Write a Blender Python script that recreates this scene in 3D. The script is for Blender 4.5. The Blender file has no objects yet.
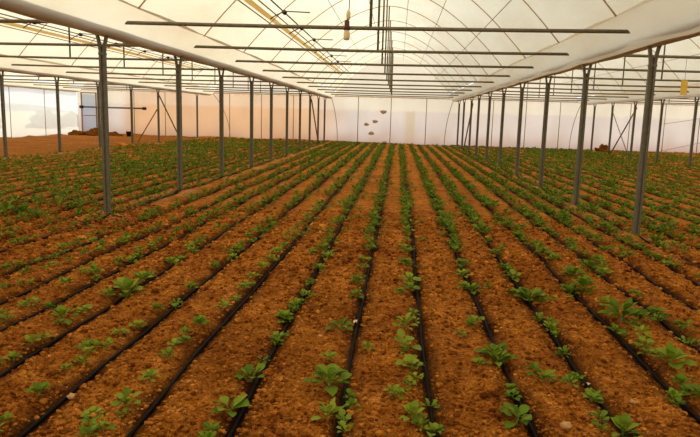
import bpy, bmesh, math, random
import numpy as np
from mathutils import Vector, Matrix, Quaternion

random.seed(11)
RNG = np.random.default_rng(11)
C = bpy.context.scene.collection
PI = math.pi

# ------------------------------------------------------------------ layout
CAM_H = 1.653
POST_H = 2.74
LINES = [-21.3, -12.4, -4.5, 3.58, 11.5, 19.9]          # gutter / post lines (x)
FRAMES = [9.65 + 3.27 * i for i in range(10)]           # frame planes (y)
BACK = 41.5                                             # far end wall (y)
FRONT = -7.0
GW = 0.52                                               # gutter half width
ZE = POST_H + 0.42                                      # film edge height
RISE = 2.3
ROWS = {}                                               # offset from the middle hose -> x
_left = [-.26, -.82, -1.32, -1.86, -2.40, -2.88, -3.33, -3.84, -4.47, -4.95, -5.45, -5.97]
_right = [.79, 1.28, 1.79, 2.32, 2.80, 3.27, 3.62]
while _left[-1] > -11.7: _left.append(_left[-1] - .52)
while _right[-1] < 15.4: _right.append(_right[-1] + .52)
ROWS[0] = .25
for i, x in enumerate(_left): ROWS[-1 - i] = x
for i, x in enumerate(_right): ROWS[1 + i] = x
ROWX = np.array(sorted(ROWS.values()))
NUM = ['', 'first', 'second', 'third', 'fourth', 'fifth', 'sixth', 'seventh', 'eighth', 'ninth', 'tenth', 'eleventh',
       'twelfth', 'thirteenth', 'fourteenth', 'fifteenth', 'sixteenth', 'seventeenth', 'eighteenth', 'nineteenth']
TENS = {20: 'twentieth', 30: 'thirtieth', 40: 'fortieth', 50: 'fiftieth', 60: 'sixtieth'}
TEN = {20: 'twenty', 30: 'thirty', 40: 'forty', 50: 'fifty', 60: 'sixty'}
def nth(n):
    if n < 20: return NUM[n]
    t = n // 10 * 10
    return TENS[t] if n == t else TEN[t] + '-' + NUM[n - t]

# ------------------------------------------------------------------ helpers
def tag(o, label=None, cat=None, group=None, kind=None):
    if label: o['label'] = label
    if cat: o['category'] = cat
    if group: o['group'] = group
    if kind: o['kind'] = kind
    return o

def empty(name, loc=(0, 0, 0), rz=0):
    o = bpy.data.objects.new(name, None)
    o.empty_display_size = .1
    C.objects.link(o); o.location = loc; o.rotation_euler = (0, 0, rz)
    return o

def link(name, me, mat, parent=None, smooth=True):
    o = bpy.data.objects.new(name, me); C.objects.link(o)
    if mat is not None and not me.materials: me.materials.append(mat)
    if parent is not None: o.parent = parent
    if smooth and me.polygons:
        me.polygons.foreach_set('use_smooth', np.ones(len(me.polygons), dtype=bool))
    return o

class MB:
    """collects vertices and faces of one mesh"""
    def __init__(s): s.v = []; s.f = []
    def add(s, vs, fs):
        b = len(s.v); s.v += [tuple(p) for p in vs]; s.f += [tuple(i + b for i in f) for f in fs]; return s
    def tube(s, pts, r, n=8, cap=True):
        pts = [Vector(p) for p in pts]
        rs = r if isinstance(r, (list, tuple)) else [r] * len(pts)
        vs = []; fs = []; ref = None
        for i, p in enumerate(pts):
            t = (pts[min(i + 1, len(pts) - 1)] - pts[max(i - 1, 0)]).normalized()
            if ref is None:
                ref = Vector((0, 0, 1)) if abs(t.z) < .9 else Vector((1, 0, 0))
            a = t.cross(ref).normalized(); b = a.cross(t).normalized(); ref = b
            for k in range(n):
                q = 2 * PI * k / n
                vs.append(p + (a * math.cos(q) + b * math.sin(q)) * rs[i])
        for i in range(len(pts) - 1):
            for k in range(n):
                k2 = (k + 1) % n
                fs.append((i * n + k, i * n + k2, (i + 1) * n + k2, (i + 1) * n + k))
        if cap:
            fs.append(tuple(range(n - 1, -1, -1))); fs.append(tuple((len(pts) - 1) * n + k for k in range(n)))
        return s.add(vs, fs)
    def box(s, c, d, rot=None):
        vs = []
        for x in (-1, 1):
            for y in (-1, 1):
                for z in (-1, 1):
                    p = Vector((x * d[0] / 2, y * d[1] / 2, z * d[2] / 2))
                    if rot is not None: p = rot @ p
                    vs.append(p + Vector(c))
        return s.add(vs, [(0, 1, 3, 2), (4, 6, 7, 5), (0, 4, 5, 1), (2, 3, 7, 6), (0, 2, 6, 4), (1, 5, 7, 3)])
    def extrude(s, prof, p0, p1, closed=True):
        """profile (x, y) swept from p0 to p1 (both along z by default)"""
        n = len(prof); vs = [(x + p0[0], y + p0[1], p0[2]) for x, y in prof] + [(x + p1[0], y + p1[1], p1[2]) for x, y in prof]
        fs = [(k, (k + 1) % n, n + (k + 1) % n, n + k) for k in range(n if closed else n - 1)]
        if closed: fs += [tuple(range(n - 1, -1, -1)), tuple(range(n, 2 * n))]
        return s.add(vs, fs)
    def lathe(s, prof, n=14, c=(0, 0, 0)):
        vs = []; fs = []
        for r, z in prof:
            for k in range(n):
                q = 2 * PI * k / n; vs.append((c[0] + r * math.cos(q), c[1] + r * math.sin(q), c[2] + z))
        for i in range(len(prof) - 1):
            for k in range(n):
                k2 = (k + 1) % n; fs.append((i * n + k, i * n + k2, (i + 1) * n + k2, (i + 1) * n + k))
        fs.append(tuple(range(n - 1, -1, -1))); fs.append(tuple((len(prof) - 1) * n + k for k in range(n)))
        return s.add(vs, fs)
    def mesh(s, name='m'):
        me = bpy.data.meshes.new(name); me.from_pydata(s.v, [], s.f); me.update(); return me
    def build(s, name, mat, parent=None, smooth=True):
        return link(name, s.mesh(name), mat, parent, smooth)

def fast_mesh(name, v, quads=None, tris=None):
    """large mesh from numpy arrays"""
    me = bpy.data.meshes.new(name)
    parts = []; tot = []
    if quads is not None and len(quads): parts.append(quads.ravel()); tot.append(np.full(len(quads), 4))
    if tris is not None and len(tris): parts.append(tris.ravel()); tot.append(np.full(len(tris), 3))
    li = np.concatenate(parts).astype(np.int32); tot = np.concatenate(tot).astype(np.int32)
    me.vertices.add(len(v)); me.vertices.foreach_set('co', np.asarray(v, dtype=np.float32).ravel())
    me.loops.add(len(li)); me.loops.foreach_set('vertex_index', li)
    me.polygons.add(len(tot))
    st = np.concatenate([[0], np.cumsum(tot)[:-1]]).astype(np.int32)
    me.polygons.foreach_set('loop_start', st)
    me.update(calc_edges=True); me.validate(clean_customdata=False)
    return me

# ------------------------------------------------------------------ noise / ground
def _hash(ix, iy, seed):
    h = (ix.astype(np.int64) * 374761393 + iy.astype(np.int64) * 668265263 + seed * 1274126177) & 0xffffffff
    h = ((h ^ (h >> 13)) * 1274126177) & 0xffffffff
    return ((h ^ (h >> 16)) & 0xffff) / 32767.5 - 1.0
def vnoise(x, y, seed=0):
    ix = np.floor(x); iy = np.floor(y); fx = x - ix; fy = y - iy
    ux = fx * fx * (3 - 2 * fx); uy = fy * fy * (3 - 2 * fy)
    a = _hash(ix, iy, seed); b = _hash(ix + 1, iy, seed); c = _hash(ix, iy + 1, seed); d = _hash(ix + 1, iy + 1, seed)
    return (a + (b - a) * ux) * (1 - uy) + (c + (d - c) * ux) * uy
def row_dist(x, y):
    """distance to the nearest drip hose (the hoses wander a little)"""
    xx = x - wander(y)
    i = np.clip(np.searchsorted(ROWX, xx), 1, len(ROWX) - 1)
    return np.minimum(np.abs(xx - ROWX[i - 1]), np.abs(xx - ROWX[i]))
def wander(y):
    return .007 * np.sin(y * .9) + .004 * np.sin(y * 2.3 + 1)
def ground_low(x, y):
    x = np.asarray(x, float); y = np.asarray(y, float)
    z = .016 * vnoise(x * 2.1, y * 1.6, 3) + .010 * vnoise(x * .6, y * .5, 5)
    d = row_dist(x, y)
    z = z - .026 * np.exp(-(d / .05) ** 2) + .014 * np.exp(-((d - .15) / .07) ** 2)
    for lx in LINES:
        z = z + .03 * np.exp(-((x - lx) / .22) ** 2) * (.6 + .5 * vnoise(x * 3, y * 1.2, 8))
        k = np.round((y - FRAMES[0]) / 3.27); fy = FRAMES[0] + 3.27 * k
        z = z + .035 * np.exp(-(((x - lx) / .20) ** 2 + ((y - fy) / .26) ** 2)) 
    bare = np.clip((-12.3 - x) / 1.2, 0, 1)
    z = z + bare * .05 * vnoise(x * .9, y * .9, 21)
    z = z + .16 * np.exp(-((BACK - y) / .7) ** 2) * (.5 + .5 * vnoise(x * .8, y * .3, 31)) * (x < 1) * (x > -21)
    return z
def ground(x, y):
    z = ground_low(x, y)
    z = z + .010 * vnoise(x * 9, y * 9, 11) + .008 * vnoise(x * 19, y * 19, 12) + .006 * vnoise(x * 40, y * 40, 13)
    return z

# ------------------------------------------------------------------ materials
def new_mat(name):
    m = bpy.data.materials.new(name); m.use_nodes = True
    nt = m.node_tree; nt.nodes.clear()
    out = nt.nodes.new('ShaderNodeOutputMaterial')
    return m, nt, out
def N(nt, t, **kw):
    n = nt.nodes.new('ShaderNode' + t)
    for k, v in kw.items():
        if k in n.inputs: n.inputs[k].default_value = v
        else: setattr(n, k, v)
    return n
def ramp(nt, fac, stops):
    n = nt.nodes.new('ShaderNodeValToRGB'); e = n.color_ramp.elements
    e[0].position, e[0].color = stops[0][0], (*stops[0][1], 1)
    e[1].position, e[1].color = stops[-1][0], (*stops[-1][1], 1)
    for p, c in stops[1:-1]:
        x = e.new(p); x.color = (*c, 1)
    nt.links.new(fac, n.inputs[0]); return n.outputs[0]
def mixc(nt, fac, a, b, mode='MIX'):
    n = nt.nodes.new('ShaderNodeMix'); n.data_type = 'RGBA'; n.blend_type = mode
    for s, v in ((n.inputs[0], fac), (n.inputs[6], a), (n.inputs[7], b)):
        if hasattr(v, 'links'): nt.links.new(v, s)
        elif isinstance(v, (int, float)): s.default_value = v
        else: s.default_value = (*v, 1)
    return n.outputs[2]
def noise(nt, scale, detail=3, rough=.55, vec=None, stretch=None):
    n = N(nt, 'TexNoise'); n.inputs['Scale'].default_value = scale; n.inputs['Detail'].default_value = detail
    n.inputs['Roughness'].default_value = rough
    tc = nt.nodes.new('ShaderNodeTexCoord'); src = tc.outputs['Object']
    if stretch:
        mp = nt.nodes.new('ShaderNodeMapping'); mp.inputs['Scale'].default_value = stretch
        nt.links.new(src, mp.inputs[0]); src = mp.outputs[0]
    nt.links.new(src, n.inputs['Vector']); return n.outputs['Fac']
def attr(nt, name):
    n = nt.nodes.new('ShaderNodeAttribute'); n.attribute_name = name; return n

def simple(name, col, rough=.6, metal=0., var=.25, scale=14, spec=.3, bump=0):
    m, nt, out = new_mat(name)
    b = N(nt, 'BsdfPrincipled'); b.inputs['Roughness'].default_value = rough; b.inputs['Metallic'].default_value = metal
    b.inputs['Specular IOR Level'].default_value = spec
    c2 = tuple(x * (1 - var) for x in col); f = noise(nt, scale, 4)
    nt.links.new(ramp(nt, f, [(.3, c2), (.7, col)]), b.inputs['Base Color'])
    if bump:
        bp = N(nt, 'Bump'); bp.inputs['Strength'].default_value = bump; bp.inputs['Distance'].default_value = .01
        nt.links.new(f, bp.inputs['Height']); nt.links.new(bp.outputs[0], b.inputs['Normal'])
    nt.links.new(b.outputs[0], out.inputs[0]); return m

def film(name, trans, refl, dirt=(.6, .45, .25), dirt_amt=.25, clear=0., vattr=None, mixf=.8, stretch=(1, .3, 1)):
    """greenhouse plastic film: passes diffuse light, reflects a little"""
    m, nt, out = new_mat(name)
    f = noise(nt, .9, 5, .6, stretch=stretch)
    df = nt.nodes.new('ShaderNodeMath'); df.operation = 'MULTIPLY'; df.inputs[1].default_value = dirt_amt
    rr = ramp(nt, f, [(.38, (0, 0, 0)), (.75, (1, 1, 1))]); nt.links.new(rr, df.inputs[0])
    tcol = mixc(nt, df.outputs[0], trans, tuple(a * b for a, b in zip(trans, dirt)))
    rcol = mixc(nt, df.outputs[0], refl, tuple(a * b for a, b in zip(refl, dirt)))
    if vattr:
        a = attr(nt, vattr)
        tcol = mixc(nt, 1.0, tcol, a.outputs['Color'], 'MULTIPLY')
        rcol = mixc(nt, 1.0, rcol, a.outputs['Color'], 'MULTIPLY')
    t = N(nt, 'BsdfTranslucent'); d = N(nt, 'BsdfDiffuse'); mx = N(nt, 'MixShader')
    mx.inputs[0].default_value = mixf
    nt.links.new(tcol, t.inputs[0]); nt.links.new(rcol, d.inputs[0])
    nt.links.new(d.outputs[0], mx.inputs[1]); nt.links.new(t.outputs[0], mx.inputs[2])
    last = mx.outputs[0]
    if clear:
        tr = N(nt, 'BsdfTransparent'); tr.inputs[0].default_value = (.95, .97, 1, 1)
        m2 = N(nt, 'MixShader'); m2.inputs[0].default_value = clear
        nt.links.new(last, m2.inputs[1]); nt.links.new(tr.outputs[0], m2.inputs[2]); last = m2.outputs[0]
    nt.links.new(last, out.inputs[0]); return m

def soil_mat(name, use_attr=True, gain=1.0):
    m, nt, out = new_mat(name)
    b = N(nt, 'BsdfPrincipled'); b.inputs['Roughness'].default_value = .95; b.inputs['Specular IOR Level'].default_value = .05
    big = noise(nt, 1.1, 4, .6); mid = noise(nt, 9, 4, .65); fine = noise(nt, 38, 5, .8); grit = noise(nt, 150, 2, .6)
    g = lambda c: tuple(x * gain for x in c)
    c1 = ramp(nt, mid, [(.28, g(SOIL[0])), (.5, g(SOIL[1])), (.72, g(SOIL[2]))])
    c2 = ramp(nt, big, [(.3, SOIL_BIG[0]), (.7, SOIL_BIG[1])])
    c = mixc(nt, 1.0, c1, c2, 'MULTIPLY')
    sp = ramp(nt, fine, [(.33, (.22, .17, .13)), (.46, (.85, .82, .8)), (.56, (1.05, 1.05, 1.05)), (.68, (1.7, 1.85, 2.0))])
    c = mixc(nt, 1.0, c, sp, 'MULTIPLY')
    if use_attr:
        a = attr(nt, 'wet_shade'); c = mixc(nt, a.outputs['Fac'], c, WET_SHADE)
        a2 = attr(nt, 'bare'); c = mixc(nt, a2.outputs['Fac'], c, BARE)
        a3 = attr(nt, 'dry'); c = mixc(nt, a3.outputs['Fac'], c, mixc(nt, 1.0, (.72, .36, .13), sp, 'MULTIPLY'))
    else:
        geo = nt.nodes.new('ShaderNodeNewGeometry')
        c = mixc(nt, 1.0, c, ramp(nt, geo.outputs['Random Per Island'], [(0, (.35, .30, .28)), (.5, (1, 1, 1)), (.85, (1.3, 1.35, 1.4)), (1, (1.7, 1.9, 2.2))]), 'MULTIPLY')
    nt.links.new(c, b.inputs['Base Color'])
    add = nt.nodes.new('ShaderNodeMath'); add.operation = 'ADD'; nt.links.new(fine, add.inputs[0]); nt.links.new(grit, add.inputs[1])
    bp = N(nt, 'Bump'); bp.inputs['Strength'].default_value = 1; bp.inputs['Distance'].default_value = .03
    nt.links.new(add.outputs[0], bp.inputs['Height']); nt.links.new(bp.outputs[0], b.inputs['Normal'])
    nt.links.new(b.outputs[0], out.inputs[0]); return m

def leaf_mat(name, a, b_, c):
    m, nt, out = new_mat(name)
    geo = nt.nodes.new('ShaderNodeNewGeometry'); oi = nt.nodes.new('ShaderNodeObjectInfo')
    ad = nt.nodes.new('ShaderNodeMath'); ad.operation = 'ADD'
    nt.links.new(geo.outputs['Random Per Island'], ad.inputs[0]); nt.links.new(oi.outputs['Random'], ad.inputs[1])
    hf = nt.nodes.new('ShaderNodeMath'); hf.operation = 'MULTIPLY'; hf.inputs[1].default_value = .5
    nt.links.new(ad.outputs[0], hf.inputs[0])
    col = ramp(nt, hf.outputs[0], [(.1, a), (.5, b_), (.9, c)])
    d = N(nt, 'BsdfPrincipled'); d.inputs['Roughness'].default_value = .6; d.inputs['Specular IOR Level'].default_value = .12
    t = N(nt, 'BsdfTranslucent'); mx = N(nt, 'MixShader'); mx.inputs[0].default_value = .25
    nt.links.new(col, d.inputs['Base Color']); nt.links.new(col, t.inputs[0])
    nt.links.new(d.outputs[0], mx.inputs[1]); nt.links.new(t.outputs[0], mx.inputs[2])
    nt.links.new(mx.outputs[0], out.inputs[0]); return m

SOIL = [(.33, .098, .010), (.66, .235, .028), (.88, .37, .070)]
SOIL_BIG = [(.62, .50, .40), (1.12, 1.10, 1.05)]
WET_SHADE = (.032, .010, .003)  # damp earth taken near black, trench shadow included in the colour
BARE = (.30, .12, .028)
M = {}
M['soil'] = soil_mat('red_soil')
M['clod'] = soil_mat('soil_clod', False, 1.05)
M['pile'] = soil_mat('soil_pile_earth', False, .32)
M['roof_film'] = film('roof_film', (.87, .79, .58), (.80, .70, .48), dirt_amt=.35)
M['gutter_film'] = film('gutter_film', (.86, .78, .57), (.92, .82, .60), dirt_amt=.4, mixf=.72)
M['wall_film'] = film('wall_film', (.93, .88, .84), (.70, .62, .56), vattr='dust_bounce', dirt_amt=.12, stretch=(1, 1, .35))
M['clear_film'] = film('clear_film', (.84, .80, .76), (.6, .55, .5), clear=.28, dirt_amt=.15)
M['yellow_film'] = film('yellow_film', (.90, .78, .50), (.7, .5, .2), dirt_amt=.3)
M['door_film'] = film('door_film', (.80, .88, 1.0), (.5, .55, .65), clear=.15, dirt_amt=.05)
M['steel'] = simple('galvanised_steel', (.17, .155, .11), .5, .25, .3, 20)
M['steel_dark'] = simple('weathered_pipe', (.21, .18, .11), .6, .15, .35, 20)
M['trough'] = simple('trough_metal', (.45, .40, .30), .6, .1, .2, 6)
M['arch'] = simple('arch_pipe', (.72, .56, .36), .7, 0, .3, 12)
M['wire'] = simple('wire_grey', (.34, .29, .21), .5, .3, .2, 20)
M['rust'] = simple('rusty_tan', (.62, .38, .12), .7, 0, .4, 9)
M['yellow'] = simple('yellow_plastic', (.80, .52, .07), .5, 0, .08, 9)
M['hose'] = simple('black_hose', (.006, .0045, .003), .7, 0, .3, 30, .08)
M['black'] = simple('black_plastic', (.015, .012, .012), .5)
M['socket'] = simple('brown_socket', (.10, .025, .01), .5)
M['cream'] = simple('cream_jar', (.85, .70, .38), .35, 0, .2, 30)
M['cord'] = simple('cord', (.10, .07, .04), .7)
M['stone'] = simple('pale_stone', (.62, .34, .14), .9, 0, .3, 40, .1, .5)
M['white'] = simple('pale_scrap', (.75, .55, .38), .8, 0, .2, 40)
M['leaf'] = leaf_mat('leaf', (.065, .125, .006), (.14, .225, .011), (.27, .33, .026))
M['stem'] = simple('stem_green', (.16, .24, .05), .6)
M['mud'] = simple('mud_brown', (.60, .40, .20), .95, 0, .4, 20)
M['wood'] = simple('weathered_wood', (.40, .24, .12), .8, 0, .4, 10)
M['hill'] = simple('hill_scrub', (.42, .47, .46), 1, 0, .4, .05, 0)
M['bush'] = simple('dry_bush', (.30, .36, .24), 1, 0, .4, 1.5, 0)
M['field'] = simple('dry_field', (.80, .68, .42), 1, 0, .25, .2, 0)
SUN_E, SKY_E, EXPO = 2.4, 1.3, 0.0

# ------------------------------------------------------------------ roof shape
def roof_z(x, xa, xb):
    """height of the film at x inside the bay between the post lines xa and xb"""
    half = (xb - xa) / 2 - GW; mid = (xa + xb) / 2
    u = min(1.0, abs(x - mid) / half)
    return ZE + RISE * (1 - u ** 1.8)
BAYS = [(LINES[i], LINES[i + 1]) for i in range(len(LINES) - 1)]

# ------------------------------------------------------------------ floor
def grid(x0, x1, nx, y0, y1, ny, fn):
    xs = np.linspace(x0, x1, nx); ys = np.linspace(y0, y1, ny)
    X, Y = np.meshgrid(xs, ys); Z = fn(X, Y)
    v = np.stack([X, Y, Z], -1).reshape(-1, 3)
    i = np.arange(nx - 1)[None, :] + np.arange(ny - 1)[:, None] * nx
    q = np.stack([i, i + 1, i + nx + 1, i + nx], -1).reshape(-1, 4)
    return v, q
vs, qs, base = [], [], 0
for a in ((-5.6, 4.6, 440, 2.2, 8.0, 260), (-10, 9, 400, 7.97, 15.0, 160), (-22, 21.2, 640, 14.9, 42.2, 200)):
    v, q = grid(*a, ground); vs.append(v); qs.append(q + base); base += len(v)
for a in ((-22, 21.2, 60, -7.3, 2.25, 20), (-22, -5.57, 60, 2.2, 8, 20), (4.57, 21.2, 60, 2.2, 8, 20),
          (-22, -9.97, 40, 7.97, 14.95, 24), (8.97, 21.2, 40, 7.97, 14.95, 24)):
    v, q = grid(*a, ground_low); vs.append(v); qs.append(q + base); base += len(v)
v = np.concatenate(vs); q = np.concatenate(qs)
me = fast_mesh('floor', v, q)
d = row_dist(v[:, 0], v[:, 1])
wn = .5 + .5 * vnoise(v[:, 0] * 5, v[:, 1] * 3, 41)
wet_shade = np.exp(-(d / (.06 + .05 * wn)) ** 2) * (.8 + .35 * wn)  # wet soil by the hoses, with the trench shadow painted in
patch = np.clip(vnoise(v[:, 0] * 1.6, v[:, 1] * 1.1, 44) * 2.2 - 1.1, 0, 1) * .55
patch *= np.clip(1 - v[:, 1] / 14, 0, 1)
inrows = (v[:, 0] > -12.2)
wet_shade = np.clip(np.maximum(wet_shade, patch), 0, 1) * inrows
bare = np.clip((-12.4 - v[:, 0]) / .8, 0, 1) * (.55 + .4 * vnoise(v[:, 0] * .5, v[:, 1] * 1.3, 61))
dry = 0
for lx in LINES[1:-1]:
    k = np.clip(np.round((v[:, 1] - FRAMES[0]) / 3.27), 0, 9); fy = FRAMES[0] + 3.27 * k
    dd = np.sqrt(((v[:, 0] - lx) / .32) ** 2 + ((v[:, 1] - fy + .15) / .55) ** 2)
    dry = np.maximum(dry, np.clip(1.25 - dd + .5 * vnoise(v[:, 0] * 4, v[:, 1] * 4, 55), 0, 1))
    dry = np.maximum(dry, .4 * np.clip(1.1 - np.abs(v[:, 0] - lx) / .25 + .7 * vnoise(v[:, 0] * 3, v[:, 1] * 1.5, 56), 0, 1))
dry = dry * (1 - wet_shade)
for nm, arr in (('wet_shade', wet_shade), ('bare', bare), ('dry', dry)):
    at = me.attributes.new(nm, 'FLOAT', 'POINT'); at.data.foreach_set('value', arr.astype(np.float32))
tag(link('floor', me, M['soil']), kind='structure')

# soil crumbs and clods lying all over the near beds: nobody could count them
ico = bmesh.new(); bmesh.ops.create_icosphere(ico, subdivisions=1, radius=1)
ico.verts.ensure_lookup_table()
iv = np.array([x.co[:] for x in ico.verts]); itri = np.array([[p.index for p in f.verts] for f in ico.faces]); ico.free()
n = 50000
cy = 2.5 + 8.5 * RNG.random(n) ** 1.5
cx = (.07 * cy) * -1 + (RNG.random(n) - .5) * cy * 1.25
sz = .004 + .010 * RNG.random(n) ** 3 + .012 * (RNG.random(n) > .985)
sz *= np.clip(cy / 4.5, 1, 1.8)
keep = row_dist(cx, cy) > .035
cx, cy, sz = cx[keep], cy[keep], sz[keep]; n = len(cx)
jit = 1 + .35 * (RNG.random((n, len(iv), 1)) - .5)
sc = np.stack([1 + .5 * RNG.random(n), 1 + .5 * RNG.random(n), .75 + .2 * RNG.random(n)], -1)[:, None, :]
rz = RNG.random(n) * 6.28; co, si = np.cos(rz)[:, None], np.sin(rz)[:, None]
p = iv[None] * jit * sc * sz[:, None, None]
p = np.stack([p[..., 0] * co - p[..., 1] * si, p[..., 0] * si + p[..., 1] * co, p[..., 2]], -1)
p += np.stack([cx, cy, ground(cx, cy) + sz * .35], -1)[:, None, :]
t = (itri[None] + (np.arange(n) * len(iv))[:, None, None]).reshape(-1, 3)
o = link('soil_clods', fast_mesh('soil_clods', p.reshape(-1, 3), None, t), M['clod'], smooth=False)
tag(o, 'small crumbs and clods of red-brown soil scattered between the hoses', 'soil', kind='stuff')

# ------------------------------------------------------------------ ceilings, end wall, side walls
for bi, (xa, xb) in enumerate(BAYS):
    nx = 41; ys = np.arange(FRONT, BACK + .01, .55); ys[-1] = BACK
    xs = xa + GW + (xb - xa - 2 * GW) * (.5 - .5 * np.cos(np.linspace(0, PI, nx)))
    xs[0] -= .0; v = []
    for y in ys:
        ph = ((y - FRAMES[0]) / 3.27) % 1.0; bil = .03 * math.sin(PI * ph)
        for x in xs:
            z = roof_z(x, xa, xb)
            w = .012 * math.sin(y * 2.1 + x * 3.3) * min(1, abs(x - xa - GW)) * min(1, abs(xb - GW - x))
            v.append((x, y, z + .03 + bil + w))
    i = np.arange(nx - 1)[None, :] + np.arange(len(ys) - 1)[:, None] * nx
    q = np.stack([i, i + nx, i + nx + 1, i + 1], -1).reshape(-1, 4)
    tag(link('ceiling', fast_mesh('ceiling', np.array(v), q), M['roof_film']), kind='structure')

def end_wall(y, name, shade):
    """film wall with the gable shapes of the bays; vertex colour 'dust' = dirt and age of the film, plus bounce light painted at its foot"""
    v, q, cols = [], [], []
    for xa, xb in BAYS:
        nx, nz = 44, 40; b = len(v)
        for i in range(nx):
            x = xa + (xb - xa) * i / (nx - 1)
            top = roof_z(x, xa, xb) + .08 if xa + GW < x < xb - GW else ZE
            for k in range(nz):
                z = -.06 + (top + .06) * k / (nz - 1)
                v.append((x, y + .02 * math.sin(x * 2.3) * (k < nz - 3), z)); cols.append(shade(x, z))
        for i in range(nx - 1):
            for k in range(nz - 1):
                a = b + i * nz + k; q.append((a, a + nz, a + nz + 1, a + 1))
    me = fast_mesh(name, np.array(v), np.array(q))
    ca = me.color_attributes.new('dust_bounce', 'FLOAT_COLOR', 'POINT')
    c4 = np.ones((len(v), 4), dtype=np.float32); c4[:, :3] = cols
    ca.data.foreach_set('color', c4.ravel())
    return tag(link(name, me, M['wall_film']), kind='structure')
def sstep(a, b, x):
    t = max(0., min(1., (x - a) / (b - a))); return t * t * (3 - 2 * t)
def lerp3(a, b, t): return tuple(p + (r - p) * t for p, r in zip(a, b))
def far_dust_bounce(x, z):
    n1 = float(vnoise(np.array(x * 1.3), np.array(z * 1.1), 71)); n2 = float(vnoise(np.array(x * .45), np.array(z * .3), 72))
    c = (.90, .84, .84)                                                  # sheet in the middle and right
    left = sstep(-2.5, -7.0, x + n2 * 1.2) * sstep(-18.6, -17.4, x)
    c = lerp3(c, (.97, .60, .32), .85 * left)                            # orange-brown dusted sheets on the left
    strip = sstep(.35, .5, x) * sstep(1.15, 1.0, x)
    c = lerp3(c, (.80, .70, .50), .7 * strip)                            # one older yellowed strip
    up = sstep(2.02, 2.12, z) * sstep(2.9, 2.8, z)
    c = lerp3(c, (1.0, .96, .86), up * (1 - .65 * left))                 # newer cream strip along the top
    low = sstep(.95, .1, z + .35 * n1)
    c = lerp3(c, (.88, .62, .42), .42 * low)                             # soil splash plus painted bounce light from the soil, at the foot
    if z > 2.92: c = (1.0, .97, .88)
    g = 1 + .06 * n1
    return tuple(q * g for q in c)
end_wall(BACK, 'wall_back', far_dust_bounce)
end_wall(FRONT, 'wall_front', lambda x, z: (.9, .85, .8))
for nm, x in (('wall_left', LINES[0] - .02), ('wall_right', LINES[-1] + .02)):
    ys = np.linspace(FRONT, BACK, 60); zs = np.linspace(-.06, ZE, 14)
    Y, Z = np.meshgrid(ys, zs); X = x + .02 * np.sin(Y * 1.9)
    i = np.arange(59)[None, :] + np.arange(13)[:, None] * 60
    q = np.stack([i, i + 1, i + 61, i + 60], -1).reshape(-1, 4)
    tag(link(nm, fast_mesh(nm, np.stack([X, Y, Z], -1).reshape(-1, 3), q), M['clear_film' if x < 0 else 'roof_film']), kind='structure')
# pipe along the top of the end wall
mb = MB().tube([(LINES[0], BACK - .09, 2.93), (LINES[-1], BACK - .09, 2.93)], .035)
tag(mb.build('trim_back', M['arch']), kind='structure')

# ground, scrub and hills outside the clear side sheet
tag(MB().add([(-400, -300, -.12), (300, -300, -.12), (300, 500, -.12), (-400, 500, -.12)], [(0, 1, 2, 3)]).build('ground_outside', M['field']), kind='structure')
xs = np.linspace(-150, 330, 90); prof = 7 + 6 * vnoise(xs * .02, xs * 0, 91) + 3 * vnoise(xs * .06, xs * 0, 92)
v = []
for k, (fx, fz) in enumerate(((0, -.5), (.3, .55), (.6, .95), (1, 1.0), (1.5, .5), (2, -.5))):
    for y, h in zip(xs, prof): v.append((-170 - fx * 40, y, h * fz if fz > 0 else -1))
i = np.arange(89)[None, :] + np.arange(5)[:, None] * 90
tag(link('hills', fast_mesh('hills', np.array(v), np.stack([i, i + 90, i + 91, i + 1], -1).reshape(-1, 4)), M['hill']), kind='structure')
BL = ['low grey-green bush outside the clear left sheet, nearest the left edge',
      'rounded grey-green bush outside the clear left sheet, middle of the three',
      'grey-green bush outside the clear left sheet, nearest the end wall']
for k, (x, y, s) in enumerate(((-34.5, 51.5, 1.1), (-31.5, 55.5, 1.35), (-33, 63.0, 1.2))):
    bm = bmesh.new(); bmesh.ops.create_icosphere(bm, subdivisions=4, radius=1)
    for w in bm.verts:
        c = w.co; n_ = 1 + .22 * math.sin(c.x * 7 + k) * math.sin(c.y * 6) + .18 * math.sin(c.z * 9 + c.x * 5) + random.uniform(-.07, .07)
        w.co = Vector((c.x * s * n_, c.y * s * n_, max(-.3, c.z) * s * .85 * n_ + .15))
    me = bpy.data.meshes.new('bush'); bm.to_mesh(me); bm.free()
    o = link('bush', me, M['bush'], smooth=False); o.location = (x, y, -.05)
    tag(o, BL[k], 'bush')

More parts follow.
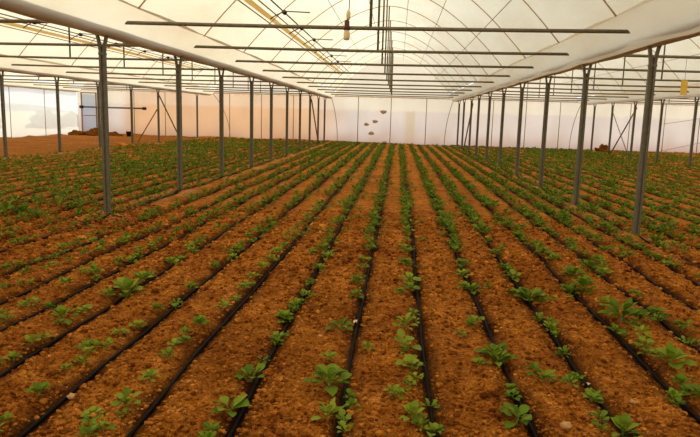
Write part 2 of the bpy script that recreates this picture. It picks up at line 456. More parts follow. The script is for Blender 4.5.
# ------------------------------------------------------------------ gutters
GP = [(-.53, .43), (-.45, .325), (-.37, .225), (-.29, .135), (-.20, .07), (-.10, .030), (0, .018),
      (.10, .030), (.20, .07), (.29, .135), (.37, .225), (.45, .325), (.53, .43)]
gname = {-21.3: 'roof gutter wrapped in cream film along the far left side wall',
         -12.4: 'roof gutter wrapped in cream film above the second post row from left',
         -4.5: 'broad cream film gutter over the post row left of the middle bay',
         3.58: 'broad cream film gutter over the post row right of the middle bay',
         11.5: 'roof gutter wrapped in cream film above the rightmost row of posts',
         19.9: 'roof gutter wrapped in cream film along the far right side wall'}
for x in LINES:
    ys = np.arange(FRONT, BACK - .02, .8); ys = np.append(ys, BACK - .04)
    v = []; n = len(GP)
    for y in ys:
        ph = ((y - FRAMES[0]) / 3.27) % 1.0; sag = -.015 * math.sin(PI * ph)
        for k, (gx, gz) in enumerate(GP):
            v.append((x + gx, y, POST_H + gz + sag + .006 * math.sin(y * 3.1 + k)))
    q = [(r * n + k, r * n + k + 1, r * n + n + k + 1, r * n + n + k) for r in range(len(ys) - 1) for k in range(n - 1)]
    tp = [(-.20, .16), (-.17, .115), (-.13, .095), (-.07, .085), (0, .08), (.07, .085), (.13, .095), (.17, .115), (.20, .16)]
    tp = tp + [(p[0] * .96, p[1] + .012) for p in reversed(tp)]
    tr = MB().extrude([(p[0], p[1]) for p in tp], (0, 0, FRONT), (0, 0, BACK - .06))
    tr.v = [(x + a, c, POST_H + bb_) for a, bb_, c in tr.v]
    o = link('roof_gutter', fast_mesh('roof_gutter', np.array(v), np.array(q)), M['gutter_film'])
    tr.build('trough', M['trough'], o)
    tag(o, gname[x], 'gutter', 'film gutters between the bays')

# ------------------------------------------------------------------ posts
w_, dp, t_ = .050, .055, .008            # omega section, open side to the rear
PROF = [(-w_, -dp / 2), (w_, -dp / 2), (w_, dp / 2), (w_ * .55, dp / 2), (w_ * .55, dp / 2 - t_), (w_ - t_, dp / 2 - t_), (w_ - t_, -dp / 2 + t_),
        (.012, -dp / 2 + t_), (.012, -dp / 2 + .020), (-.012, -dp / 2 + .020), (-.012, -dp / 2 + t_),
        (-w_ + t_, -dp / 2 + t_), (-w_ + t_, dp / 2 - t_), (-w_ * .55, dp / 2 - t_), (-w_ * .55, dp / 2), (-w_, dp / 2)]
def groove(prof):
    """front face with a shallow central groove, as the rolled posts have"""
    f = [(-w_, -dp / 2), (-.016, -dp / 2), (-.010, -dp / 2 + .018), (.010, -dp / 2 + .018), (.016, -dp / 2), (w_, -dp / 2)]
    return f + [(w_, dp / 2), (w_ * .5, dp / 2), (w_ * .5, dp / 2 - t_), (w_ - t_, dp / 2 - t_), (w_ - t_, -dp / 2 + .03), (-w_ + t_, -dp / 2 + .03),
                (-w_ + t_, dp / 2 - t_), (-w_ * .5, dp / 2 - t_), (-w_ * .5, dp / 2), (-w_, dp / 2)]
shaft_me = MB().extrude(groove(PROF), (0, 0, -.25), (0, 0, POST_H - .14)).mesh('shaft')
def arm_me(s):
    pts = []
    for k in range(7):
        u = k / 6; pts.append((s * (.028 + .050 * u ** 1.7), 0, POST_H - .27 + .33 * u))
    mb = MB(); n = len(pts); hw, hd = .020, .028; v = []
    for x, y, z in pts: v += [(x - hw, -hd, z), (x + hw, -hd, z), (x + hw, hd, z), (x - hw, hd, z)]
    # cut the top to the gutter's underside
    f = []
    for r in range(n - 1):
        for k in range(4): f.append((r * 4 + k, r * 4 + (k + 1) % 4, r * 4 + 4 + (k + 1) % 4, r * 4 + 4 + k))
    f += [(3, 2, 1, 0), tuple((n - 1) * 4 + k for k in range(4))]
    v = [(x, y, min(z, POST_H + .022 + max(0, abs(x) - .07) * .25)) for x, y, z in v]
    return mb.add(v, f).mesh('fork_arm')
armL, armR = arm_me(-1), arm_me(1)
clamp_me = MB().box((0, 0, POST_H - .25), (.108, .07, .035)).mesh('clamp')
LN = {-21.3: 'far left row of posts', -12.4: 'second post row from the left', -4.5: 'row left of the middle bay', 3.58: 'row right of the middle bay', 11.5: 'rightmost row of posts'}
for x in LINES[:-1]:
    first = {-21.3: 9, -12.4: 3, -4.5: 0, 3.58: 0, 11.5: 5}[x]
    for i, y in enumerate(FRAMES):
        if i < first: continue
        z = 0.0
        r = empty('greenhouse_post', (x + random.uniform(-.03, .03), y, z), random.uniform(-.06, .06))
        k = i - first + 1
        tag(r, ('grey steel post, nearest of the ' if k == 1 else 'grey steel post, %s from the camera in the ' % nth(k)) + LN[x],
            'post', 'fork-topped posts of the ' + LN[x])
        link('shaft', shaft_me, M['steel'], r, smooth=False)
        link('fork_arm', armL, M['steel'], r, smooth=False); link('fork_arm', armR, M['steel'], r, smooth=False)
        if i - first < 6: link('clamp', clamp_me, M['steel_dark'], r, smooth=False)

# ------------------------------------------------------------------ roof trusses (arch, tie beam, king post move as one frame)
BN = ['far left bay', 'bay left of the middle bay', 'middle bay', 'bay right of the middle bay', 'far right bay']
for bi, (xa, xb) in enumerate(BAYS):
    first = [4, 0, 0, 0, 4][bi]; mid = (xa + xb) / 2
    tz = POST_H + .215; ex = .345
    am = None
    arch = MB().tube([(x - mid, 0, roof_z(x, xa, xb) - .035) for x in np.linspace(xa + GW + .03, xb - GW - .03, 33)], .013, 7).mesh('arch')
    beam = MB().tube([(xa + ex - mid, 0, tz), (xa / 2 + mid / 2 - mid, 0, tz - .012), (0, 0, tz - .02), ((mid + xb) / 2 - mid, 0, tz - .012), (xb - ex - mid, 0, tz)], .028, 8).mesh('tie_beam')
    king = MB().tube([(0, 0, tz), (0, 0, ZE + RISE - .05)], .022, 7).mesh('king_post')
    for i, y in enumerate(FRAMES):
        if i < first: continue
        r = empty('roof_truss', (mid, y, 0)); k = i - first + 1
        tag(r, ('dark steel roof truss, nearest in view over the ' if k == 1 else 'dark steel roof truss, %s from the camera over the ' % nth(k)) + BN[bi],
            'roof truss', 'roof trusses of the ' + BN[bi])
        link('arch', arch, M['arch'], r); link('tie_beam', beam, M['steel_dark'], r); link('king_post', king, M['steel_dark'], r)

# long wires along the underside of the film
for bi, (xa, xb) in enumerate(BAYS[1:4]):
    for s, sn in ((-1, 'left'), (1, 'right')):
        for off, on in ((.9, 'lowest'), (1.9, 'middle'), (2.9, 'topmost')):
            x = xa + GW + off if s < 0 else xb - GW - off
            z = roof_z(x, xa, xb) - .062
            o = MB().tube([(x, FRAMES[0] - 3, z), (x, 24, z), (x, BACK - .1, z)], .009, 6).build('roof_wire', M['wire'])
            tag(o, 'thin %s wire along the %s slope of the %s roof' % (on, sn, ['left bay', 'middle bay', 'right bay'][bi]), 'wire', 'long wires under the film')

# ------------------------------------------------------------------ roof vent on the left slope of the middle bay
def make_vent(sh, lb, xa, xb):
    v = empty('roof_vent', (-2.97 + sh, 24, 0))
    tag(v, lb, 'roof vent', 'roof vents with rack bars')
    def loc(p): return (p[0] + 2.97, p[1] - 24, p[2])
    y0, y1 = 11.5, 36
    for x, r_ in ((-3.27, .014), (-3.08, .013)):
        MB().tube([loc((x, y0, roof_z(x + sh, xa, xb) - .05)), loc((x, y1, roof_z(x + sh, xa, xb) - .05))], r_).build('edge_pipe', M['rust'], v)
    a_, b_ = (-3.235, roof_z(-3.235 + sh, xa, xb) - .035), (-3.16, roof_z(-3.16 + sh, xa, xb) - .035)
    MB().add([loc((a_[0], y0, a_[1])), loc((b_[0], y0, b_[1])), loc((b_[0], y1, b_[1])), loc((a_[0], y1, a_[1])),
              loc((a_[0], y0, a_[1] + .006)), loc((b_[0], y0, b_[1] + .006)), loc((b_[0], y1, b_[1] + .006)), loc((a_[0], y1, a_[1] + .006))],
             [(0, 1, 2, 3), (7, 6, 5, 4), (0, 4, 5, 1), (1, 5, 6, 2), (2, 6, 7, 3), (3, 7, 4, 0)]).build('sealing_strip', M['yellow_film'], v, False)
    sz_ = roof_z(-2.85 + sh, xa, xb) - .22
    MB().tube([loc((-2.85, y0, sz_)), loc((-2.85, y1, sz_))], .017).build('shaft', M['steel_dark'], v)
    for k in range(7):
        y = 13.1 + 2.75 * k
        pts = [loc((-3.2 + .35 * u, y, roof_z(-3.2 + sh, xa, xb) - .06 + (sz_ + .03 - roof_z(-3.2 + sh, xa, xb) + .06) * u ** .8)) for u in (0, .25, .5, .75, 1)]
        pts += [loc((-2.85 + .62 * u, y, sz_ + .03 - .02 * u)) for u in (.25, .5, .75, 1)]
        rk = MB().tube(pts, .015, 7).build('rack_bar', M['steel_dark'], v)
        MB().tube([loc((-2.85, y - .05, sz_)), loc((-2.85, y + .05, sz_))], .055, 12).build('pinion', M['black'], rk)
make_vent(0, 'long yellow-edged roof vent with rack bars over the middle bay', *BAYS[2])
make_vent(BAYS[1][0] - BAYS[2][0], 'yellow-edged roof vent with rack bars over the bay left of the middle bay', *BAYS[1])

# ------------------------------------------------------------------ end-wall posts and braces
fw = [-17.4, -15.3, -11.0, -8.9, -6.8, -2.6, -.5, 1.75, 5.95, 8.0, 10.1, 14.4, 16.5, 18.6]
for k, x in enumerate(fw):
    o = MB().tube([(x, BACK - .07, -.1), (x, BACK - .07, 2.90)], .024, 8).build('wall_post', M['wire'])
    tag(o, 'thin grey upright against the film end wall, %s from the left' % nth(k + 1), 'wall post', 'thin uprights of the end wall')
for k, y in enumerate((33.9, 37.4)):
    o = MB().tube([(LINES[0] + .07, y, -.1), (LINES[0] + .07, y, 2.75)], .018, 8).build('wall_post', M['wire'])
    tag(o, 'thin upright against the clear left sheet, ' + ('nearest the left edge of the photo' if k == 0 else 'midway to the end wall corner'), 'wall post', 'thin uprights of the side sheet')
def tubething(name, pts, r, mat, label, cat, group=None):
    p0 = Vector(pts[0]); o = MB().tube([Vector(p) - p0 for p in pts], r, 7).build(name, mat); o.location = p0
    return tag(o, label, cat, group)
for x, sd, lb in ((-12.4, 1.5, 'curved thin pipe sloping to the ground right of the second post row from left'),
                  (-4.5, .62, 'curved thin pipe beside the last post left of the middle bay'),
                  (3.58, -.62, 'curved thin pipe beside the last post right of the middle bay'),
                  (11.5, -.75, 'curved thin pipe beside the last post of the rightmost row')):
    y = BACK - .35
    pts = [(x + sd * (.25 + .75 * math.sin(u * PI / 2) ** .8), y, 2.85 * (1 - u) ** .95 * 1.0 + .0) for u in np.linspace(0, 1, 12)]
    tubething('curved_brace', pts[::-1], .020, M['wire'], lb, 'brace', 'curved pipes by the end wall')
fr = FRAMES
for k, (z0, z1) in enumerate(((1.72, 2.14), (.05, .62))):
    tubething('guy_wire', [(16.4, BACK - .15, z0), (17.5, BACK - .15, (z0 + z1) / 2 - .02), (18.7, BACK - .15, z1)], .014, M['wire'],
              'thin rising wire on the end wall at far right, ' + ('upper one' if k == 0 else 'lower one'), 'wire', 'slanting wires on the end wall')
for (x, i, j, lb) in ((-12.4, 7, 8, 'slanting steel brace at the far end of the second post row from left'),
                      (-4.5, 7, 8, 'slanting steel brace at the far end of the post row left of the middle bay'),
                      (3.58, 7, 8, 'slanting steel brace at the far end of the row right of the middle bay'),
                      (11.5, 7, 8, 'thicker brace of the steel cross at the far end of the rightmost row'),
                      (11.5, 8, 7, 'thinner brace of the steel cross at the far end of the rightmost row')):
    sx = .075 if i < j else -.075
    tubething('slanting_brace', [(x + sx, fr[j], .02), (x + sx, fr[i], 2.45)], .034 if i < j else .02, M['steel_dark'], lb, 'brace', 'slanting braces between the posts')
tubething('wooden_prop', [(-13.7, 33.0, .02), (-12.58, 32.9, 1.75)], .03, M['wood'], 'pale wooden prop leaning on a post of the second row from left', 'prop')

# ------------------------------------------------------------------ far left corner: doorway, roller pipe, heaps, bucket
dx0, dx1 = -20.35, -19.25
do = empty('door_1', (-20.45, BACK - .1, 0)); tag(do, kind='structure')
MB().box((0, .0, 1.32), (.95, .012, 2.6)).build('door_sheet', M['door_film'], do, False)
for s in (-1, 1): MB().box((s * .50, -.02, 1.35), (.07, .07, 2.75)).build('door_jamb', M['wood'], do, False)
MB().box((0, -.02, 2.72), (1.07, .07, .07)).build('door_head', M['wood'], do, False)
MB().box((0, -.03, 1.25), (.93, .03, .05)).build('door_rail', M['wood'], do, False)
t = empty('roller_pipe', (-18.75, BACK - .28, 1.80))
tag(t, 'long horizontal roller pipe with dark ends by the far left end wall', 'pipe')
MB().tube([(-2.05, 0, 0), (2.05, 0, 0)], .055, 10).build('pipe', M['steel'], t)
for s in (-1, 1): MB().tube([(s * 2.02, 0, 0), (s * 2.24, 0, 0)], .10, 10).build('end_cap', M['black'], t)
for s in (-.55, .62): MB().tube([(s * 2.0, .03, -1.80), (s * 2.0, .03, .02)], .02, 8).build('support', M['steel'], t)

def lump(name, loc_, sx, sy, sz__, mat, label, cat, group=None, seed=0, sub=3, rough=.18):
    rr = random.Random(seed); bm = bmesh.new(); bmesh.ops.create_icosphere(bm, subdivisions=sub, radius=1)
    a = [rr.uniform(0, 6) for _ in range(4)]
    for w in bm.verts:
        c = w.co.copy(); k = 1 + rough * (math.sin(c.x * 4 + a[0]) * math.sin(c.y * 5 + a[1]) + .7 * math.sin(c.z * 7 + a[2] + c.x * 3)) + rr.uniform(-.25, .25) * rough
        w.co = Vector((c.x * sx * k, c.y * sy * k, (max(c.z, -.35) + .3) * sz__ * k))
    me = bpy.data.meshes.new(name); bm.to_mesh(me); bm.free()
    o = link(name, me, mat); o.location = loc_
    if label: tag(o, label, cat, group)
    return o
def gz(x, y): return float(ground_low(np.array(x), np.array(y)))
for k, (x, y, a, b, c, lb) in enumerate(((-20.6, 39.9, .55, .4, .26, 'dark soil heap left of the bluish door sheet'),
                                       (-19.3, 39.9, .6, .4, .36, 'dark soil heap at the foot of the bluish door sheet'),
                                       (-18.2, 39.9, .6, .4, .26, 'low soil heap right of the bluish door sheet'))):
    lump('soil_heap', (x, y, gz(x, y) - .04), a, b, c, M['pile'], lb, 'soil heap', 'soil heaps in the far left corner', k + 3)
b = empty('bucket', (-17.3, 40.3, gz(-17.3, 40.3) - .01))
tag(b, 'round black bucket on the soil near the far left end wall', 'bucket')
MB().lathe([(.14, 0), (.19, .30), (.20, .31), (.20, .33), (.18, .33), (.13, .03)], 16).build('body', M['black'], b)
MB().tube([(.19 * math.cos(q), 0, .30 + .17 * math.sin(q)) for q in np.linspace(0, PI, 9)], .006, 6).build('handle', M['wire'], b)
lump('brush_heap', (11.95, 38.3, gz(11.95, 38.3) - .02), .42, .3, .30, M['pile'], 'dark brown heap at the foot of the rightmost post row', 'heap', None, 9, 3, .3)
lump('soil_mound', (-12.75, 19.2, gz(-12.75, 19.2) - .05), .34, .3, .13, M['clod'], 'pale soil mound at the foot of the nearest second-row post on the left', 'soil mound', 'soil mounds at post feet', 14)
lump('soil_mound', (-12.6, 28.9, gz(-12.6, 28.9) - .05), .5, .4, .16, M['clod'], 'pale soil mound near the left row, behind the first left-bay posts', 'soil mound', 'soil mounds at post feet', 15)

# brown mud patches on the middle of the end wall
for k, (x, z, s, lb) in enumerate(((-.98, 2.0, .17, 'brown mud patch on the end wall, highest of the four'), (-1.5, 1.38, .15, 'brown mud patch on the end wall, right one of the middle pair'),
                                (-2.05, 1.18, .14, 'brown mud patch on the end wall, left one of the middle pair'), (-1.72, .62, .16, 'brown mud patch on the end wall, lowest of the four'))):
    rr = random.Random(k); n = 18; v = []
    for q in range(n):
        a = 2 * PI * q / n; rad = s * (1 + .12 * math.sin(3 * a + k) + rr.uniform(-.08, .08)); v.append((rad * math.cos(a) * 1.2, 0, rad * math.sin(a) * .68))
    v2 = [(p[0] * .85, -.02, p[2] * .85) for p in v]
    f = [(q, (q + 1) % n, n + (q + 1) % n, n + q) for q in range(n)] + [tuple(range(n, 2 * n)), tuple(range(n - 1, -1, -1))]
    o = MB().add(v + v2, f).build('mud_patch', M['mud']); o.location = (x, BACK - .03, z)
    tag(o, lb, 'mud patch', 'mud patches on the end wall')

# ------------------------------------------------------------------ hanging things
lx, ly = -.67, 8.0
h = empty('hanging_lamp', (lx, ly, 2.57)); tag(h, 'small hanging lamp, brown socket and cream bulb, at top centre', 'lamp')
top = roof_z(lx, *BAYS[2]) - 2.57
MB().tube([(.02, 0, .27), (.025, 0, .6), (.05, 0, 1.2), (.02, 0, top + .02)], .006, 6).build('cord', M['cord'], h)
MB().lathe([(.012, .24), (.030, .23), (.032, .17), (.042, .165), (.042, .125), (.034, .12)], 14).build('socket', M['socket'], h)
MB().lathe([(.010, 0), (.032, .004), (.038, .03), (.038, .09), (.030, .115), (.024, .125)], 14).build('bulb', M['cream'], h)
MB().lathe([(.014, .24), (.024, .26), (.026, .32), (.012, .36)], 10, (.015, 0, 0)).build('cord_grip', M['cream'], h)
MB().tube([(.03, 0, .62), (.012, 0, .58), (.03, 0, .54), (.045, 0, .585), (.028, 0, .62)], .010, 6).build('knot', M['socket'], h)
ty = FRAMES[1]
h = empty('sticky_trap', (5.44, ty, 2.24)); tag(h, 'yellow sticky trap card hanging below a beam at right', 'insect trap')
MB().box((0, 0, .135), (.125, .006, .275)).build('card', M['yellow'], h, False)
MB().tube([(0, 0, .26), (-.008, 0, POST_H + .25 - 2.24 - .04)], .004, 6).build('hanger', M['wire'], h)

# ------------------------------------------------------------------ drip hoses
def hose_name(k):
    if k == 0: return 'middle hose'
    return '%s hose %s of middle' % (nth(abs(k)), 'left' if k < 0 else 'right')
for k in sorted(ROWS):
    x = ROWS[k]
    y0 = max(2.0, (abs(x) - 1.0) * 1.25) if abs(x) < 9 else 9.5
    step = .12 if abs(k) < 9 else .3
    ys = np.arange(y0, BACK - 1.0, step); ys = np.where(ys > 16, ys, ys)
    if len(ys) > 130: ys = np.concatenate([ys[ys < 12], np.arange(12, BACK - 1, .45)])
    xs = x + wander(ys) + .002 * np.sin(ys * 5 + k)
    zs = ground_low(xs, ys) + .012
    pts = list(zip(xs - x, ys - y0, zs))
    o = MB().tube(pts, .011, 6).build('drip_hose', M['hose']); o.location = (x, y0, 0)
    if k == 0: lb = 'black drip hose running up the middle of the photo'
    else: lb = 'black drip hose, %s to the %s of the middle hose' % (nth(abs(k)), 'left' if k < 0 else 'right')
    tag(o, lb, 'drip hose', 'drip hoses along the rows')

# ------------------------------------------------------------------ stones and scraps
for k, (x, y, s, lb) in enumerate(((-1.82, 3.35, .022, 'pale stone beside the fourth hose left of middle'), (1.46, 3.70, .018, 'flat pale stone on the soil at lower right'),
                                (.97, 3.31, .024, 'tan stone at the bottom right of the photo'), (-.53, 4.6, .014, 'small tan stone left of the first hose left of middle'))):
    lump('stone', (x, y, gz(x, y) + .002), s * 1.3, s, s, M['stone'], lb, 'stone', 'stones on the soil', 20 + k, 2, .2)
for k, (x, y, r_, lb) in enumerate(((1.27, 4.0, .4, 'pale scrap of film beside the third hose left edge at lower right'), (-.29, 4.98, 1.2, 'whitish scrap of film on the first hose left of middle'))):
    mb = MB(); n = 6; v = []
    for i in range(n):
        for j in range(3): v.append(((i - 2.5) * .016, (j - 1) * .012 * (1 + .3 * math.sin(i)), .010 + .008 * math.sin(i * 1.7 + j)))
    v += [(a, b, c - .004) for a, b, c in v]
    f = [(i * 3 + j, i * 3 + j + 1, i * 3 + j + 4, i * 3 + j + 3) for i in range(n - 1) for j in range(2)]
    f += [tuple(q + n * 3 for q in reversed(t)) for t in f]
    o = mb.add(v, f).build('film_scrap', M['white']); o.location = (x, y, gz(x, y) + (.006 if k == 0 else .03)); o.rotation_euler.z = r_
    tag(o, 'pale scrap of plastic film by the second hose right of middle' if k == 0 else lb, 'scrap', 'scraps of film')

# ------------------------------------------------------------------ plants
def leaf_geo(rr, az, tilt, L, W, pet, nseg, nw, droop, z0):
    """one obovate leaf on a stalk; returns vertices and faces"""
    d = Vector((math.cos(az), math.sin(az), 0)); side = Vector((-math.sin(az), math.cos(az), 0)); up = Vector((0, 0, 1))
    p = Vector((0, 0, z0)); ang = tilt; v = []; f = []
    tw = rr.uniform(-.35, .35); cup = rr.uniform(.15, .45); ph = rr.uniform(0, 6)
    tot = nseg + 1
    for i in range(tot):
        s = i / nseg
        if s < pet: w = .05 * W
        else:
            b = (s - pet) / (1 - pet); w = W * max(.03, math.sin(PI * min(1, b ** .85)) ** .75) if b < 1 else W * .08
        t = d * math.cos(ang) + up * math.sin(ang); nrm = (up * math.cos(ang) - d * math.sin(ang))
        sd = (side * math.cos(tw * s) + nrm * math.sin(tw * s))
        for j in range(nw):
            u = (j / (nw - 1) - .5) * 2
            wav = .06 * W * math.sin(ph + s * 9 + u * 2) * abs(u)
            q = p + sd * (u * w) + nrm * (cup * abs(u) ** 1.5 * w + wav)
            v.append(q)
        p = p + t * (L / nseg); ang -= droop / nseg * (.5 + s)
    for i in range(nseg):
        for j in range(nw - 1):
            a = i * nw + j; f.append((a, a + 1, a + nw + 1, a + nw))
    return v, f
def plant(seed, nl, nseg, nw, kind):
    """unit plant about 1 across; returns foliage MB and stem MB"""
    rr = random.Random(seed); fo = MB(); st = MB(); h = rr.uniform(.06, .13)
    for k in range(nl):
        az = k * 2.4 + rr.uniform(-.4, .4); u = (k + .5) / nl
        if kind == 'big': L = rr.uniform(.42, .62) * (1 - .25 * u); W = L * rr.uniform(.19, .27); tilt = .35 + .85 * u + rr.uniform(-.1, .15)
        elif kind == 'tuft': L = rr.uniform(.36, .60); W = L * rr.uniform(.16, .24); tilt = .45 + .8 * u + rr.uniform(-.2, .2)
        else: L = rr.uniform(.46, .62) * (1 - .2 * u); W = L * rr.uniform(.22, .34); tilt = .25 + .8 * u + rr.uniform(-.15, .25)
        v, f = leaf_geo(rr, az, tilt, L, W, rr.uniform(.30, .48), nseg, nw, rr.uniform(.5, 1.1), h * (.4 + .6 * u))
        fo.add(v, f)
    st.tube([(0, 0, -.12), (.01, 0, h * .5), (0, .01, h * 1.15)], [.035, .028, .015], 6)
    return fo, st
PROTO = {}
for kind, nl in (('big', 16), ('mid', 10), ('small', 8), ('tuft', 13)):
    PROTO[kind] = []
    for s in range(6):
        fo, st = plant(hash_ := (len(kind) * 100 + s), nl + s % 3 - 1, 7, 5, kind)
        both = MB(); both.add(fo.v, fo.f); both.add(st.v, st.f)
        ms = []
        for nm, mb, mt in (('foliage', fo, M['leaf']), ('stem', st, M['stem']), ('seedling', both, M['leaf'])):
            me = mb.mesh(nm); me.materials.append(mt)
            me.polygons.foreach_set('use_smooth', np.ones(len(me.polygons), dtype=bool)); ms.append(me)
        PROTO[kind].append(ms)
FAR = []
for s in range(8):
    fo, st = plant(900 + s, 9, 3, 3, 'mid' if s % 2 else 'tuft'); FAR.append((np.array(fo.v), np.array(fo.f)))

NEAR = [(-2.49,4.08,0.096),(-2.45,3.8,0.054),(-2.47,3.69,0.069),(-2.1,4.1,0.077),(-2.02,4.06,0.057),(-1.96,4.12,0.065),(-2.0,3.64,0.074),(-1.99,3.3,0.104),(-1.98,2.96,0.065),(-1.42,3.2,0.131),(-1.52,2.96,0.056),(-1.45,2.95,0.046),(-1.45,3.56,0.078),(-1.45,4.22,0.093),(-1.46,3.91,0.086),(-0.85,4.07,0.077),(-0.86,3.73,0.141),(-0.87,3.26,0.154),(-0.9,3.01,0.085),(-0.36,3.65,0.286),(-0.32,3.27,0.164),(-0.41,4.09,0.09),(-0.22,3.13,0.049),(-0.15,4.28,0.067),(0.15,4.01,0.126),(0.17,3.83,0.084),(0.14,3.27,0.123),(0.1,4.38,0.151),(0.03,3.63,0.057),(-0.2,3.42,0.043),(0.73,4.33,0.231),(0.74,4.21,0.145),(0.76,3.72,0.082),(0.71,3.32,0.177),(0.99,3.93,0.111),(0.25,3.51,0.055),(0.25,3.19,0.09),(1.24,4.47,0.084),(1.18,3.98,0.062),(0.6,4.12,0.078),(1.24,4.48,0.07),(1.2,3.98,0.094),(1.22,3.71,0.105),(1.04,4.01,0.063),(1.27,3.31,0.198),(1.17,3.39,0.085),(1.86,4.63,0.175),(1.92,4.31,0.284),(1.86,3.99,0.113),(1.72,3.7,0.064),(1.89,3.82,0.132),(2.3,4.85,0.107),(1.92,7.62,0.12),(1.94,6.81,0.257),(1.9,6.28,0.296),(1.75,6.22,0.137),(2.18,7.16,0.225),(2.33,7.1,0.223),(1.95,5.8,0.109),(1.92,5.28,0.348),(2.09,5.32,0.15),(1.8,5.02,0.11),(1.94,4.91,0.17),(2.36,6.21,0.098),(2.3,5.53,0.139),(2.39,5.2,0.131),(2.92,7.98,0.125),(3.75,8.39,0.184),(1.29,5.02,0.071),(1.5,5.9,0.083),(-2.54,4.59,0.202),(-2.5,4.83,0.106),(-2.5,5.29,0.116),(-2.39,5.44,0.325),(-2.43,5.87,0.203),(-3.03,4.88,0.092),(-2.96,4.55,0.086),(-2.99,4.99,0.071),(-2.86,4.96,0.062),(-3.02,5.55,0.139),(-3.1,6.04,0.095),(-2.96,6.0,0.132),(-2.99,6.59,0.093),(-2.88,6.67,0.115),(-3.46,5.53,0.069),(-3.56,5.4,0.076),(-3.64,5.95,0.084),(-3.53,6.23,0.088),(-3.46,6.43,0.091),(-3.47,6.77,0.096),(-3.4,7.02,0.099),(-3.86,6.46,0.101),(-3.89,6.23,0.108),(-3.93,6.05,0.104),(-3.81,6.7,0.105),(-3.83,6.99,0.11),(-1.99,4.37,0.096),(-1.93,4.59,0.094),(-3.08,4.66,0.058),(-1.95,5.0,0.094),(-1.88,5.28,0.075),(-1.9,5.71,0.108),(-1.45,4.57,0.1),(-1.42,5.14,0.105),(-1.38,5.41,0.085),(-1.42,5.8,0.1),(-1.41,6.22,0.107),(-1.39,6.61,0.125),(-1.39,7.02,0.11),(-1.41,7.42,0.116),(-1.92,6.57,0.113),(-1.86,7.15,0.101),(-1.5,4.4,0.062),(-0.87,4.95,0.117),(-0.83,4.5,0.106),(-0.85,5.31,0.083),(-2.46,5.98,0.169),(-2.43,6.67,0.126),(-2.4,6.87,0.108),(-2.38,7.27,0.126),(-0.78,7.29,0.126),(-0.79,6.74,0.106),(-0.81,6.21,0.107),(-0.82,5.75,0.09),(-0.84,5.34,0.092),(-0.85,4.99,0.102),(-0.3,7.8,0.184),(-0.33,7.15,0.112),(-0.33,6.74,0.106),(-0.34,6.12,0.134),(-0.32,5.67,0.107),(-0.39,4.77,0.195),(0.16,7.68,0.169),(0.15,6.98,0.153),(0.19,6.34,0.219),(0.19,6.06,0.133),(0.11,4.83,0.144),(0.08,5.86,0.092),(0.19,5.23,0.082),(0.79,8.01,0.138),(0.79,7.2,0.158),(0.75,6.7,0.126),(0.78,6.12,0.192),(0.69,6.16,0.116),(0.93,6.16,0.077),(1.28,7.96,0.125),(1.26,7.16,0.135),(1.27,6.69,0.147),(1.28,5.9,0.352),(1.17,5.95,0.131),(1.37,5.75,0.081),(1.26,5.37,0.084),(1.28,5.0,0.094),(0.69,5.04,0.126),(0.54,4.74,0.067),(1.91,7.59,0.119),(1.92,6.92,0.12),(1.79,6.34,0.139)]
cand = []                                     # (row, x, y, size, listed)
keys = sorted(ROWS)
def nearest_row(x): return min(keys, key=lambda k: abs(ROWS[k] - x))
near_y = {}
for x, y, s in NEAR:
    q = random.Random(int(x * 1000 + y * 77))
    if q.random() < .6: cand.append((nearest_row(x), x + q.gauss(0, .03), y + q.choice((-1, 1)) * q.uniform(.07, .13), q.uniform(.09, .15)))
    s = max(.12, s * (1.6 if s < .16 else 1.2))
    k = nearest_row(x); cand.append((k, x, y, s)); near_y[k] = max(near_y.get(k, 0), y)
def in_view(x, y):
    th = math.atan2(x, y) + .0708
    return abs(math.tan(th)) < .56
for k in keys:
    x = ROWS[k]; y = near_y.get(k, 2.6) + .18
    if abs(k) > 12 and y < 6: y = 6
    rr = random.Random(500 + k)
    dense = 1.0
    off = -.07 if x < .4 else (.03 if x < 1 else .05)
    while y < BACK - 1.4:
        thick = vnoise(np.array(x * .5), np.array(y * .22), 77)
        size = rr.uniform(.13, .25) * (1 + .25 * float(thick)) * (1.0 if y > 9 else .8)
        if rr.random() < .05: size *= 1.5
        gap = rr.uniform(.07, .15) * (1 if abs(k) < 9 else 1.25) if y > 7 else rr.uniform(.13, .26)
        if rr.random() < .08: gap += .3
        if -12.9 < x:
            if rr.random() < .93: cand.append((k, x + off + rr.gauss(0, .045), y, size))
            if y > 8 and rr.random() < .40: cand.append((k, x - off * 1.2 + rr.gauss(0, .07), y + .1, size * rr.uniform(.5, .9)))
            if abs(k) > 9 and rr.random() < .25: cand.append((k, x + rr.uniform(-.25, .25), y + .1, size * rr.uniform(.5, .9)))
        y += gap
x = ROWX[-1] + .52
while x < 19.3:                               # beds beyond the last hose in view
    y = 22.0
    while y < BACK - 1.4:
        cand.append((None, x + random.gauss(0, .1), y, random.uniform(.12, .22))); y += random.uniform(.15, .35)
    x += .52
vis = sorted([c for c in cand if c[0] is not None and in_view(c[1], c[2])], key=lambda c: c[2])
solo = vis[:300]; solo_set = set(id(c) for c in solo)
count = {}
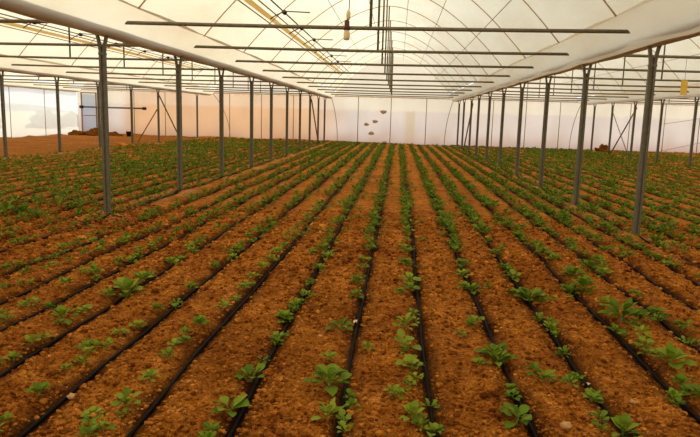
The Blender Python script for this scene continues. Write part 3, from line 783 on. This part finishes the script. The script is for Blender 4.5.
for n_, c in enumerate(solo):
    k, x, y, s = c
    count[k] = count.get(k, 0) + 1
    rr = random.Random(7000 + n_)
    kind = 'big' if s > .27 else ('tuft' if rr.random() < .35 and s > .11 else ('mid' if s > .13 else 'small'))
    ms = PROTO[kind][rr.randrange(6)]
    word = 'large' if s > .27 else ('medium' if s > .18 else ('small' if s > .11 else 'tiny'))
    ordn = count[k]
    lb = '%s green seedling, %s from the near end along the %s' % (word, nth(ordn), hose_name(k))
    if ordn == 1: lb = '%s green seedling, nearest the camera along the %s' % (word, hose_name(k))
    z = gz(x, y) + .005
    if y < 6.2:
        r = empty('seedling', (x, y, z), rr.uniform(0, 6.28)); r.scale = (s, s, s * rr.uniform(.85, 1.15))
        link('foliage', ms[0], None, r); link('stem', ms[1], None, r)
    else:
        r = link('seedling', ms[2], None); r.location = (x, y, z); r.rotation_euler.z = rr.uniform(0, 6.28); r.scale = (s, s, s)
    tag(r, lb, 'seedling', 'seedlings along the drip hoses')
rest = [c for c in cand if id(c) not in solo_set and math.hypot(c[1] - 11.95, c[2] - 38.3) > .75]
ra = np.array([(c[1], c[2], c[3]) for c in rest])
zz = ground_low(ra[:, 0], ra[:, 1]); pv, pf, base = [], [], 0
which = RNG.integers(0, len(FAR), len(ra)); rot = RNG.random(len(ra)) * 6.28
for s in range(len(FAR)):
    sel = np.where(which == s)[0]; v, f = FAR[s]
    co, si = np.cos(rot[sel])[:, None], np.sin(rot[sel])[:, None]; sc_ = ra[sel, 2][:, None]
    P = np.stack([(v[None, :, 0] * co - v[None, :, 1] * si) * sc_ + ra[sel, 0][:, None],
                  (v[None, :, 0] * si + v[None, :, 1] * co) * sc_ + ra[sel, 1][:, None],
                  v[None, :, 2] * sc_ + zz[sel][:, None]], -1)
    F = f[None] + (np.arange(len(sel)) * len(v))[:, None, None] + base
    pv.append(P.reshape(-1, 3)); pf.append(F.reshape(-1, 4)); base += len(sel) * len(v)
o = link('seedling_rows', fast_mesh('seedling_rows', np.concatenate(pv), np.concatenate(pf)), M['leaf'])
tag(o, 'thick green rows of seedlings stretching away to the end wall', 'seedlings', kind='stuff')

# ------------------------------------------------------------------ camera, sun, sky
F_PX, YAW, PIT, ROL = 637.15, .0708, .1587, .0277
fwd = Vector((-math.sin(YAW) * math.cos(PIT), math.cos(YAW) * math.cos(PIT), -math.sin(PIT)))
R0 = Vector((math.cos(YAW), math.sin(YAW), 0)); U0 = R0.cross(fwd)
R = R0 * math.cos(ROL) + U0 * math.sin(ROL); U = U0 * math.cos(ROL) - R0 * math.sin(ROL)
cam = bpy.data.cameras.new('camera'); co_ = bpy.data.objects.new('camera', cam); C.objects.link(co_)
co_.matrix_world = Matrix(((R.x, U.x, -fwd.x, 0), (R.y, U.y, -fwd.y, 0), (R.z, U.z, -fwd.z, CAM_H), (0, 0, 0, 1)))
cam.sensor_width = 36; cam.lens = F_PX / 700 * 36; cam.clip_start = .05; cam.clip_end = 1500
bpy.context.scene.camera = co_

sun = bpy.data.lights.new('sun', 'SUN'); so = bpy.data.objects.new('sun', sun); C.objects.link(so)
sun.energy = SUN_E; sun.angle = math.radians(1.5); sun.color = (1, .95, .86)
so.rotation_euler = Vector((.62, .12, -.78)).to_track_quat('-Z', 'Y').to_euler()
w = bpy.data.worlds.new('world'); bpy.context.scene.world = w; w.use_nodes = True
nt = w.node_tree; bg = nt.nodes['Background']
bg.inputs[0].default_value = (.86, .92, 1, 1); bg.inputs[1].default_value = SKY_E
sc = bpy.context.scene
sc.view_settings.view_transform = 'Standard'; sc.view_settings.look = 'None'
sc.view_settings.exposure = EXPO; sc.view_settings.gamma = 1; sc.view_settings.use_curve_mapping = False
sc.cycles.max_bounces = 10; sc.cycles.diffuse_bounces = 5; sc.cycles.transmission_bounces = 8; sc.cycles.transparent_max_bounces = 12
